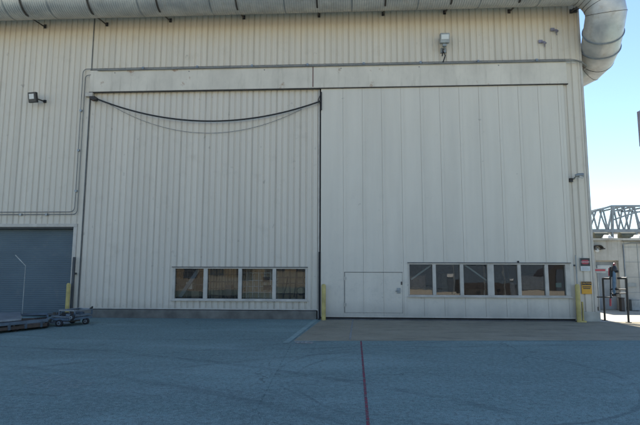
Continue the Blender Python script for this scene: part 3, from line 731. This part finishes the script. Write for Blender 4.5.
m = MB(); m.tube([(q.x, -.12, 0), (q.x, -.12, q2.z)], .022, 8); m.box(q.x-.03, q.x+.03, -.1, .0, q2.z-.35, q2.z-.3)
tag(m.build('steel_post', M['lampgrey'], at_=(q.x, -.12, 0)), 'slim grey steel post beside the danger sign and right bollard', 'post')
q = at(71.8, 300, -.15); q2 = at(72, 257, -.15)
m = MB(); m.box(q.x-.035, q.x+.035, -.18, -.12, 0, q2.z); m.box(q.x-.05, q.x+.05, -.12, -.03, 1.4, 1.46); m.box(q.x-.06, q.x+.06, -.2, -.1, 0, .02)
tag(m.build('door_post', M['dark_trim'], at_=(q.x, -.15, 0)), 'dark upright steel post at the right edge of the blue roller door', 'post')
YF = -.9
q = at(22.3, 312, YF); t1 = at(22.3, 265, YF); t2 = at(15.5, 255, YF)
T = thing('fence_post', (q.x, YF, 0), 'thin pale fence post with a slanted barbed wire arm in front of the roller door', 'post')
m = MB(); m.tube([(q.x, YF, 0), (q.x, YF, t1.z)], .012, 8); m.build('post', M['galv'], T)
m = MB(); m.bar((q.x, YF, t1.z-.02), (t2.x, YF, t2.z), .022, .02, (0, 1, 0)); m.build('arm', M['galv'], T)

# ------------------------------------------------------------------ carts by the roller door
def wheel(c_, r, wd, T, axis='Y', mat=None):
    c_ = Vector(c_); ax = Vector((0, 1, 0)) if axis == 'Y' else Vector((1, 0, 0))
    m = MB(); m.tube([c_-ax*wd/2, c_-ax*wd*.42, c_+ax*wd*.42, c_+ax*wd/2], [r*.86, r, r, r*.86], 24); o = m.build('wheel', M['rubber'], T, smooth=True)
    m = MB(); m.tube([c_-ax*(wd/2+.012), c_+ax*(wd/2+.012)], [r*.55]*2, 16); m.build('rim', M['silver'], o)
    m = MB(); m.tube([c_-ax*(wd/2+.022), c_+ax*(wd/2+.022)], [r*.2]*2, 10); m.build('hub', M['strap'], o)
# nearer foot of the cart: photo (52..77, 327); far right end (97, 306)
n1 = gr(53, 327); n2 = gr(77, 327.5); f1 = gr(98, 317)
ox, oy = n1.x, n1.y
WX = n2.x-n1.x
LX = f1.x-ox; LY = -oy-.55
T = thing('flatbed_cart', (ox+.8, oy+.6, 0), 'low blue grey flatbed cart with a silver top rail and wheels beside the roller door', 'cart')
dx, dy = Vector((LX*.62, 1.25, 0)), Vector((.0, 0, 0))
fl = Vector((ox, oy+.05, 0)); fr_ = Vector((n2.x, n2.y+.03, 0))
dirL = Vector((.25, .97, 0)).normalized(); LEN = 1.25; bl = fl+dirL*LEN; br_ = fr_+dirL*LEN*.86
def up_(v, z): return Vector((v.x, v.y, z))
m = MB()
for z in (.26, ):
    for a, b in ((fl, fr_), (fr_, br_), (br_, bl), (bl, fl), ((fl+fr_)/2, (bl+br_)/2)): m.bar(up_(a, z), up_(b, z), .06, .09)
m.build('chassis', M['bluegrey'], T, bevel=.006)
m = MB(); m.add([up_(fl, .33), up_(fr_, .33), up_(br_, .33), up_(bl, .33), up_(fl, .36), up_(fr_, .36), up_(br_, .36), up_(bl, .36)], [(0, 1, 2, 3), (4, 5, 6, 7), (0, 1, 5, 4), (1, 2, 6, 5), (2, 3, 7, 6), (3, 0, 4, 7)])
m.build('deck', M['silver'], T)
for a in (fl.lerp(bl, .3), fr_.lerp(br_, .25), br_, bl):
    m = MB(); m.bar(up_(a, .36), up_(a, .54), .05); m.build('stake', M['bluegrey'], T)
m = MB(); m.bar(up_(fl.lerp(bl, .3), .56), up_(fr_.lerp(br_, .25), .56), .07, .05); m.bar(up_(fr_.lerp(br_, .25), .56), up_(br_, .56), .07, .05)
m.bar(up_(br_, .56), up_(bl, .56), .07, .05); m.bar(up_(bl, .56), up_(fl.lerp(bl, .3), .56), .07, .05); m.build('top_rail', M['silver'], T, bevel=.008)
m = MB(); m.bar(up_(fl, .15), up_(fr_, .15), .05, .07); m.bar(up_(fl, .2), up_(fl, .3), .05); m.build('front_bumper', M['silver'], T)
wheel(up_(fl.lerp(fr_, .55), .13)+Vector((0, -.04, 0)), .13, .09, T); wheel(up_(fr_.lerp(br_, .08), .3)+Vector((.03, 0, .03)), .11, .08, T)
wheel(up_(fr_.lerp(br_, .75), .12), .12, .09, T); wheel(up_(fl.lerp(bl, .8), .12), .12, .09, T)
m = MB(); c_ = fl.lerp(fr_, .2); m.tube([up_(c_, .42), up_(c_, .52)], [.05, .05], 10); m.build('hitch', M['strap'], T, smooth=True)
m = MB(); m.tube([up_(fr_.lerp(br_, .9), .58), up_(fr_.lerp(br_, .9)+Vector((.1, 0, 0)), .66), up_(br_, .6)], .03, 8); m.build('hose', M['strap'], T, smooth=True)
m = MB(); m.bar(up_(fl.lerp(fr_, .05), .38), up_(fr_.lerp(br_, .9), .38), .12, .05); m.bar(up_(bl, .3), up_(fr_, .40), .06, .05); m.build('tie_bar', M['bluegrey'], T)
rnd_ = random.Random(9)
for k in range(7):
    u, v = rnd_.uniform(.1, .8), rnd_.uniform(.1, .75); c0_ = fl.lerp(fr_, u).lerp(bl.lerp(br_, u), v); hh_ = rnd_.uniform(.05, .15); m = MB()
    m.bar(up_(c0_, .37+hh_/2), up_(c0_+Vector((rnd_.uniform(.1, .28), rnd_.uniform(-.1, .2), 0)), .37+hh_/2), rnd_.uniform(.06, .14), hh_)
    m.build(['tool_box', 'chock', 'ballast_block'][k % 3], M[['bluegrey', 'rubber', 'strap'][k % 3]], T, bevel=.006)
for k in range(4):
    a_, b2_ = fl.lerp(bl, .1+.25*k), fr_.lerp(br_, .2+.2*k); m = MB(); m.tube([up_(a_, .30+.05*k), up_((a_+b2_)/2, .44), up_(b2_, .24+.04*k)], .014, 6); m.build('hose', M['rubber'], T, smooth=True)
m = MB(); m.bar(up_(fl.lerp(fr_, .15), .2), up_(fr_.lerp(br_, .5), .2), .05, .12); m.build('axle_beam', M['strap'], T)
T.scale = (.78, .8, .74); T.location.x -= .36
# long low trailer running out of frame left
n1 = gr(47, 328.5); n2 = gr(-20, 336); b1 = gr(47, 322); b2 = gr(-20, 325)
T = thing('low_trailer', (n2.x, n2.y, 0), 'long low trailer of planks and silver rails at the left edge of the picture', 'trailer')
def slab(m, a, b, c_, d, z0, z1):
    m.add([up_(v, z0) for v in (a, b, c_, d)]+[up_(v, z1) for v in (a, b, c_, d)], [(3, 2, 1, 0), (4, 5, 6, 7), (0, 1, 5, 4), (1, 2, 6, 5), (2, 3, 7, 6), (3, 0, 4, 7)])
m = MB(); slab(m, n2, n1, b1, b2, .06, .14); m.build('plank_bed', M['plank'], T, bevel=.008)
m = MB(); m.bar(up_(n2, .22), up_(n1, .22), .05, .08); m.bar(up_(b2, .24), up_(b1, .24), .05, .06); m.bar(up_(n1, .2), up_(b1, .2), .05, .06); m.build('side_rail', M['bluegrey'], T, bevel=.006)
mid1, mid2 = n1.lerp(n2, .42), b1.lerp(b2, .42)
m = MB(); slab(m, n2, mid1, mid2, b2, .27, .33); m.build('silver_cover', M['silver'], T, bevel=.012)
m = MB(); m.bar(up_(n1, .17), up_(gr(58, 321), .2), .05, .05); m.tube([up_(gr(58, 321), .16), up_(gr(58, 321), .26)], .05, 10); m.build('drawbar', M['strap'], T)
for k in (.1, .35, .6, .85):
    m = MB(); a = n1.lerp(n2, k); m.bar(up_(a, .06), up_(a, .24), .05, .05); m.build('stake', M['bluegrey'], T)
for k in (.02, .5): wheel(up_(n1.lerp(n2, k), .10)+Vector((-.1, .12, 0)), .10, .08, T)
m = MB()
for k in range(6): a = n1.lerp(n2, .04+k*.03); m.bar(up_(a, .28), up_(a, .31), .06)
m.build('cleat', M['rubber'], T)

# ------------------------------------------------------------------ pipe stand at the right
YS = -.35
f0, f1_ = gr(605, 320.8), gr(628.7, 322.8)
t0, t1 = at(602.8, 278.6, f0.y), at(626.3, 278.2, f1_.y)
T = thing('pipe_stand', (f0.x, f0.y, 0), 'black pipe frame holding a blue grey valve with red fittings in the yard at right', 'pipe stand')
zt_ = (t0.z+t1.z)/2
def pl_(px, py): # point in the stand's own plane
    k = (px-604)/(627.5-604); Y = f0.y+(f1_.y-f0.y)*k; return at(px, py, Y)
m = MB(); m.tube([f0, (t0.x, f0.y, zt_)], .03, 10); m.box(f0.x-.06, f0.x+.06, f0.y-.06, f0.y+.06, .0, .02); m.build('leg', M['blackpipe'], T, smooth=True)
m = MB(); m.tube([f1_, (t1.x, f1_.y, zt_)], .03, 10); m.box(f1_.x-.06, f1_.x+.06, f1_.y-.06, f1_.y+.06, .0, .02); m.build('leg', M['blackpipe'], T, smooth=True)
for a, b, r in (((602.6, 278.6), (611, 278.5), .034), ((617.5, 278.3), (626.8, 278.2), .034), ((610, 289.3), (626.8, 289.6), .022), ((610, 293.6), (626.9, 293.4), .018), ((597, 297), (613, 297.3), .018), ((610.5, 271), (610.5, 304), .018)):
    m = MB(); m.tube([pl_(*a), pl_(*b)], r, 10); m.build('rail', M['blackpipe'], T, smooth=True)
m = MB(); m.tube([pl_(614.3, 294.5), pl_(614.3, 291), pl_(614.2, 284), pl_(614.2, 276), pl_(614.2, 270)], [.03, .05, .06, .052, .045], 14)
vb = m.build('valve_body', M['valve'], T, smooth=True)
m = MB(); m.tube([pl_(614.2, 271), pl_(614.2, 269), pl_(614.0, 266)], [.085, .09, .05], 14); m.tube([pl_(614.0, 266), pl_(613.9, 264)], [.035, .035], 8); m.build('bonnet', M['sign_black'], vb, smooth=True)
m = MB(); m.tube([pl_(611.0, 277), pl_(611.0, 267)], .042, 12); m.tube([pl_(610, 271.5), pl_(618.5, 271.5)], .04, 10); m.tube([pl_(612.5, 289), pl_(617, 289)], .04, 10); m.tube([pl_(612.5, 294.8), pl_(617, 294.8)], .045, 10); m.build('fitting', M['blackpipe'], vb, smooth=True)
m = MB(); m.tube([pl_(609.0, 276), pl_(609.1, 268)], .022, 8); m.tube([pl_(610.4, 298.5), pl_(610.5, 306)], .03, 8); m.tube([pl_(613.9, 264.4), pl_(614.8, 264.4)], .05, 10); m.build('red_tag', M['sign_red'], T)

# ------------------------------------------------------------------ annex, truss
YA = 4.3
ax0 = wx(585, YA, 290); zA = wz(240.5, YA, 615)
AN = thing('annex_building', (ax0, YA, 0), 'low pale stucco annex with rust runs and a recessed grey door behind the hangar corner', 'building')
d0, d1, dz1 = wx(597.5, YA, 290), wx(620.5, YA, 290), wz(260.5, YA, 610)
m = MB(); m.box(ax0, d0, YA, YA+.35, 0, zA); m.box(d1, d1+.18, YA, YA+.35, 0, zA); m.box(d0, d1, YA, YA+.35, dz1, zA)
xw = 22
m.box(d1+.18, xw, YA+.10, YA+.45, 0, zA-.02); m.box(ax0, ax0+.3, YA+.35, YA+9, 0, zA); m.box(xw-.3, xw, YA+.45, YA+9, 0, zA-.03)
m.build('wall', M['stucco'], AN, bevel=.01)
m = MB()
for z in (.7, 1.3, 1.9, 2.5): m.box(d1+.19, xw, YA+.088, YA+.11, z, z+.018)
for k in range(14): m.box(d1+.8+k*.9, d1+.818+k*.9, YA+.086, YA+.11, .1, zA-.1)
m.build('wall_joint', M['lampgrey'], AN)
m = MB(); m.box(ax0-.08, xw+.1, YA-.10, YA+9, zA, zA+.09); m.build('roof', M['stucco'], AN)
m = MB(); m.box(d0+.04, d1-.04, YA+.24, YA+.30, .03, dz1-.03); DD = m.build('door', M['annex_door'], AN)
m = MB(); m.box(d0+.001, d0+.04, YA+.15, YA+.34, 0, dz1-.001); m.box(d1-.04, d1-.001, YA+.15, YA+.34, 0, dz1-.001); m.box(d0+.04, d1-.04, YA+.15, YA+.34, dz1-.04, dz1-.001); m.build('door_frame', M['trim'], AN)
m = MB(); m.tube([(d0+.16, YA+.16, 1.0), (d0+.16, YA+.25, 1.0)], .03, 8); m.build('handle', M['galv'], DD)
m = MB(); m.box(d0+.15, d1-.2, YA+.21, YA+.245, 1.55, 1.78); m.build('notice', M['sign_white'], DD)
m = MB(); m.box(ax0, d0-.01, YA-.06, YA-.001, 0, .14); m.box(d1+.2, xw, YA+.03, YA+.099, 0, .14); m.build('base_course', M['sill'], AN)
q = at(598.5, 249.5, YA-.15); T = thing('wall_lamp', (q.x, YA, q.z), 'half round bulkhead lamp above the recessed annex door', 'lamp')
m = MB(); m.tube([(q.x, YA-.0, q.z-.02), (q.x, YA-.04, q.z-.02), (q.x, YA-.07, q.z-.02)], [.09, .09, .05], 20); m.build('lens', M['lens'], T, smooth=True)
m = MB()
for i in range(12):
    t = math.pi*i/11; t2_ = math.pi*(i+1)/11
    if i < 11: m.bar((q.x+.17*math.cos(t), YA-.12, q.z+.17*math.sin(t)), (q.x+.17*math.cos(t2_), YA-.12, q.z+.17*math.sin(t2_)), .22, .03, (0, 0, 1))
m.build('hood', M['strap'], T)
q = at(632, 285, YA+.06); m = MB(); m.box(q.x-.17, q.x+.17, YA+.06, YA+.085, q.z-.07, q.z+.07); m.box(q.x-.14, q.x+.14, YA+.055, YA+.061, q.z-.02, q.z+.02)
tag(m.build('wall_sign', M['lampgrey'], at_=(q.x, YA+.06, q.z)), 'small faded grey plate on the annex wall at the far right', 'sign')
q0, q1 = at(595, 270.5, YA-.4), at(606, 270.5, YA-.4)
T = thing('pipe_label', (q0.x, YA-.4, q0.z), 'red and white marker board beside the recessed annex door', 'sign')
m = MB(); m.box(q0.x-.05, q1.x, YA-.42, YA-.40, q0.z-.10, q0.z+.08); m.build('board', M['lampgrey'], T)
m = MB(); m.box(q0.x, q1.x-.04, YA-.426, YA-.4205, q0.z-.02, q0.z+.05); m.build('red_band', M['sign_red'], T)
m = MB(); m.tube([(q0.x+.1, YA-.37, 0), (q0.x+.1, YA-.37, q0.z+.1)], .025, 8); m.build('post', M['galv'], T)
for (px, yy, wd, h, mt), lb in (((621.5, 3.9, .12, .5, 'rackred'), 'small brown fire box standing against the annex pier'), ((634, 4.15, .3, .42, 'galv'), 'grey electrical cabinet low on the annex wall at the far right')):
    q = at(px, 300, yy); m = MB(); m.box(q.x-wd/2, q.x+wd/2, yy-.1, yy+.1, .03, h); m.box(q.x-wd/2-.015, q.x+wd/2+.015, yy-.115, yy+.115, h, h+.03)
    for ix in (-1, 1): m.box(q.x+ix*wd*.4-.02, q.x+ix*wd*.4+.02, yy-.08, yy+.08, .006, .03)
    tag(m.build('utility_box', M[mt], at_=(q.x, yy, 0), bevel=.006), lb, 'box')
q = at(627, 300, YA+.05); m = MB(); m.tube([(q.x, YA+.05, .1), (q.x, YA+.05, zA-.15), (q.x+.3, YA+.05, zA-.1), (q.x+3, YA+.05, zA-.1)], .02, 8)
tag(m.build('wall_pipe', M['galv'], smooth=True), 'thin grey pipe climbing the annex wall behind the pipe stand', 'pipe')
# steel truss on the roof
YT = 7.5
T = thing('steel_truss', (wx(592, YT, 230), YT, zA), 'grey steel roof truss standing above the annex against the sky', 'truss')
def chord(pts, Y, w_):
    m = MB(); P_ = [at(a, b, Y) for a, b in pts]
    for a, b in zip(P_, P_[1:]): m.bar(a, b, w_, w_, (0, 1, 0))
    return m
BX = 740
for Y, t_ in ((YT, 'truss_frame'), (YT+2.2, 'truss_frame')):
    o_ = 0 if Y == YT else 1.2
    tops = [(575, 216), (589, 213-o_*.3), (611, 206.2), (640, 206.0), (BX, 205)]
    m = chord(tops, Y, .09); m.build('top_chord', M['truss'], T)
    m = chord([(575, 231.0), (BX, 230.5)], Y, .13); m.build('bottom_chord', M['truss'], T)
    if Y == YT:
        m = chord([(611.5, 210.5), (640, 212.0), (BX, 214)], Y, .06); m.build('brace', M['truss'], T)
        m = chord([(612.5, 220), (627, 215), (640, 211.5), (680, 206)], Y, .07); m.build('brace', M['truss'], T)
    def topy(px):
        for (a, ya), (b, yb) in zip(tops, tops[1:]):
            if a <= px <= b: return ya+(yb-ya)*(px-a)/(b-a)
    px = 582.0; dn_ = True
    while px < BX-14:
        st = 5.2 if Y == YT else 7.5
        m = chord([(px, topy(px)), (px+st, 230.8)], Y, .06); m.build('web', M['truss'], T)
        m = chord([(px+st, 230.8), (px+2*st-1, topy(px+2*st-1))], Y, .06); m.build('web', M['truss'], T)
        px += 2*st if Y == YT else 2.3*st
    m = chord([(612.2, 206), (612.4, 231)], Y, .10); m.build('web', M['truss'], T)
for px in (589, 600.5, 612, 624, 636, 650):
    tz = 206.2 if px > 610 else 213-(px-589)*.3
    a, b = at(px, tz, YT), at(px, tz, YT); b = Vector((a.x, YT+2.2, a.z)); m = MB(); m.bar(a, b, .07); m.build('cross_tie', M['truss'], T)
    a = at(px, 230.6, YT); b = Vector((a.x, YT+2.2, a.z)); m = MB(); m.bar(a, b, .09); m.build('cross_tie', M['truss'], T)
    m = MB(); m.bar((a.x, YT, zA+.09), (a.x, YT, a.z), .09); m.build('leg', M['truss'], T)
m = MB(); a = at(575, 231, YT); b = at(BX, 230.5, YT); m.box(a.x, b.x, YT+.05, YT+2.1, a.z-.02, a.z+.10); m.build('walkway', M['truss'], T)
# round olive tanks and white sheet lying on the annex roof
for px, w_, lb in ((600, 9, 'olive round tank under the truss nearest the hangar'), (627, 10, 'olive round tank under the truss at far right')):
    a = at(px, 235.6, YA+1.6); m = MB(); r = .2; hl = w_*.5/24
    m.tube([(a.x-hl*1.6, YA+1.6, zA+.27), (a.x-hl*1.5, YA+1.6, zA+.27), (a.x+hl*1.5, YA+1.6, zA+.27), (a.x+hl*1.6, YA+1.6, zA+.27)], [.1, .18, .18, .1], 20); m.box(a.x-.2, a.x-.12, YA+1.5, YA+1.7, zA+.09, zA+.14); m.box(a.x+.12, a.x+.2, YA+1.5, YA+1.7, zA+.09, zA+.14)
    tag(m.build('roof_tank', M['olive'], at_=(a.x, YA+1.6, zA+.09), smooth=True), lb, 'tank')
for (x0_, x1_, yy), lb in (((606, 614, 233.0), 'crumpled white sheet on the annex roof between the two olive tanks'), ((634, 650, 233.0), 'crumpled white sheet on the annex roof at the right edge')):
    a, b = at(x0_, 236, YA+1.0), at(x1_, 236, YA+1.0); m = MB(); N_ = 8
    top = [(a.x+(b.x-a.x)*i/N_, zA+.1+.16*math.sin(math.pi*(i+.3)/(N_+.6))+random.uniform(-.03, .03)) for i in range(N_+1)]
    vsx = [(x, YA+.9, zA+.092) for x, _ in top]+[(x, YA+1.0, z) for x, z in top]+[(x, YA+1.5, z+.05) for x, z in top]+[(x, YA+1.6, zA+.092) for x, _ in top]
    k = N_+1; m.add(vsx, [(r_*k+i, r_*k+i+1, (r_+1)*k+i+1, (r_+1)*k+i) for r_ in range(3) for i in range(N_)])
    tag(m.build('white_sheet', M['white'], smooth=True, at_=(a.x, YA+1, zA+.09)), lb, 'sheet')
# dark lamp mast head at the right frame edge
YM = 6.0; a = at(638.3, 111, YM); b = at(650, 146, YM)
T = thing('lamp_mast', ((a.x+b.x)/2+.3, YM+.1, 0), 'dark banner box on a tall mast, cut by the right edge of the picture', 'mast')
m = MB(); m.box(a.x, b.x+.1, YM, YM+.12, b.z, a.z); m.build('banner_box', M['bracket'], T, bevel=.01)
m = MB(); xm = b.x+.18; m.tube([(xm, YM+.06, 0), (xm, YM+.06, a.z+.4)], .07, 12); m.build('pole', M['truss'], T)
m = MB(); m.bar((a.x+.1, YM+.06, a.z+.03), (xm, YM+.06, a.z+.03), .05); m.build('arm', M['truss'], T)

# ------------------------------------------------------------------ across the apron: what the panes mirror
m = MB(); m.box(-60, 5, -104, -92, 0, 6.5); T = thing('warehouse', (-28, -98, 0), 'tan block warehouse across the sunlit apron, mirrored in the window panes', 'building')
m.build('wall', M['brick'], T)
m = MB(); m.box(-61, 6, -105, -91.5, 6.5, 6.9); m.build('roof', M['roofm'], T)
for k in range(11):
    m = MB(); x = -57+k*5.6; m.box(x, x+3.0, -91.98, -91.6, 0.1, 4.2); m.build('dock_door', M['innerdark'] if k % 3 else M['rackred'], T)
m = MB(); m.box(14, 90, -120, -110, 0, 8.2); m.box(14, 80, -109.99, -109.9, 1.0, 1.3); Tb = thing('storage_shed', (47, -115, 0), 'long low blue grey shed behind the arched hangar', 'building'); m.build('wall', M['bluegrey'], Tb)  # unseen shed, added as a dark band hiding the sky in the panes
m = MB(); m.box(13.6, 90.4, -120.4, -109.6, 8.2, 8.5); m.build('roof', M['roofm'], Tb)
for k in range(6):
    m = MB(); x = 16+k*11; m.box(x, x+1.2, -110, -109.8, 3.9, 4.5); m.build('shed_window', M['white'], Tb); m = MB(); m.box(x, x+5.5, -110, -109.7, 0.05, 3.4); m.build('shed_door', M['innerdark'] if k % 2 else M['silver'], Tb)  # white panels added as bright spots for the right panes to mirror
for k, (x, y, mt, lb) in enumerate(((20, -70, 'rackred', 'dark brown shipping container across the apron, nearest the warehouse'), (29, -74, 'silver', 'grey shipping container across the apron'), (58, -78, 'roller', 'blue shipping container across the apron beyond the arched hangar'))):  # unseen containers, added to vary what the panes mirror
    Tc = thing('shipping_container', (x, y, 0), lb, 'container'); m = MB(); m.box(x, x+6.1, y-2.4, y, .15, 2.6)
    for i in range(20): m.box(x+.15+i*.3, x+.28+i*.3, y, y+.03, .25, 2.5)
    m.build('body', M[mt], Tc); m = MB(); m.box(x-.02, x+6.12, y-2.42, y+.05, 0.0, .149); m.build('base_frame', M['dark_trim'], Tc)
T = thing('arched_hangar', (44, -85, 0), 'dark arched hangar across the apron, mirrored in the right window panes', 'building')
m = MB(); N_ = 20; vs1 = [(44+5.5*math.cos(math.pi*i/N_), y, 5.5*math.sin(math.pi*i/N_)) for y in (-78, -95) for i in range(N_+1)]
m.add(vs1, [(i, i+1, N_+2+i, N_+1+i) for i in range(N_)]+[tuple(range(N_+1)), tuple(range(N_+1, 2*N_+2))]); m.build('shell', M['rackred'], T)
m = MB(); m.box(41, 47, -77.9, -77.7, 0, 4); m.build('door', M['innerdark'], T)


# poles added across the apron: unseen bright uprights for the right panes to mirror
for i, (x, y) in enumerate(((17, -60), (24, -66), (34, -72), (50, -68))):
    T = thing('light_pole', (x, y, 0), ['pale light pole across the apron nearest the warehouse', 'pale light pole across the apron by the brown container', 'pale light pole across the apron before the arched hangar', 'pale light pole across the apron beyond the arched hangar'][i], 'light pole', 'light poles across the apron')
    m = MB(); m.tube([(x, y, 0), (x, y, 7)], [.07, .05], 10); m.build('pole', M['lampgrey'], T)
    m = MB(); m.box(x-.35, x+.35, y-.15, y+.15, 7.0, 7.12); m.build('lamp_head', M['white'], T)
    m = MB(); m.box(x-.25, x+.25, y-.25, y+.25, 0, .45); m.build('plinth', M['footing'], T)
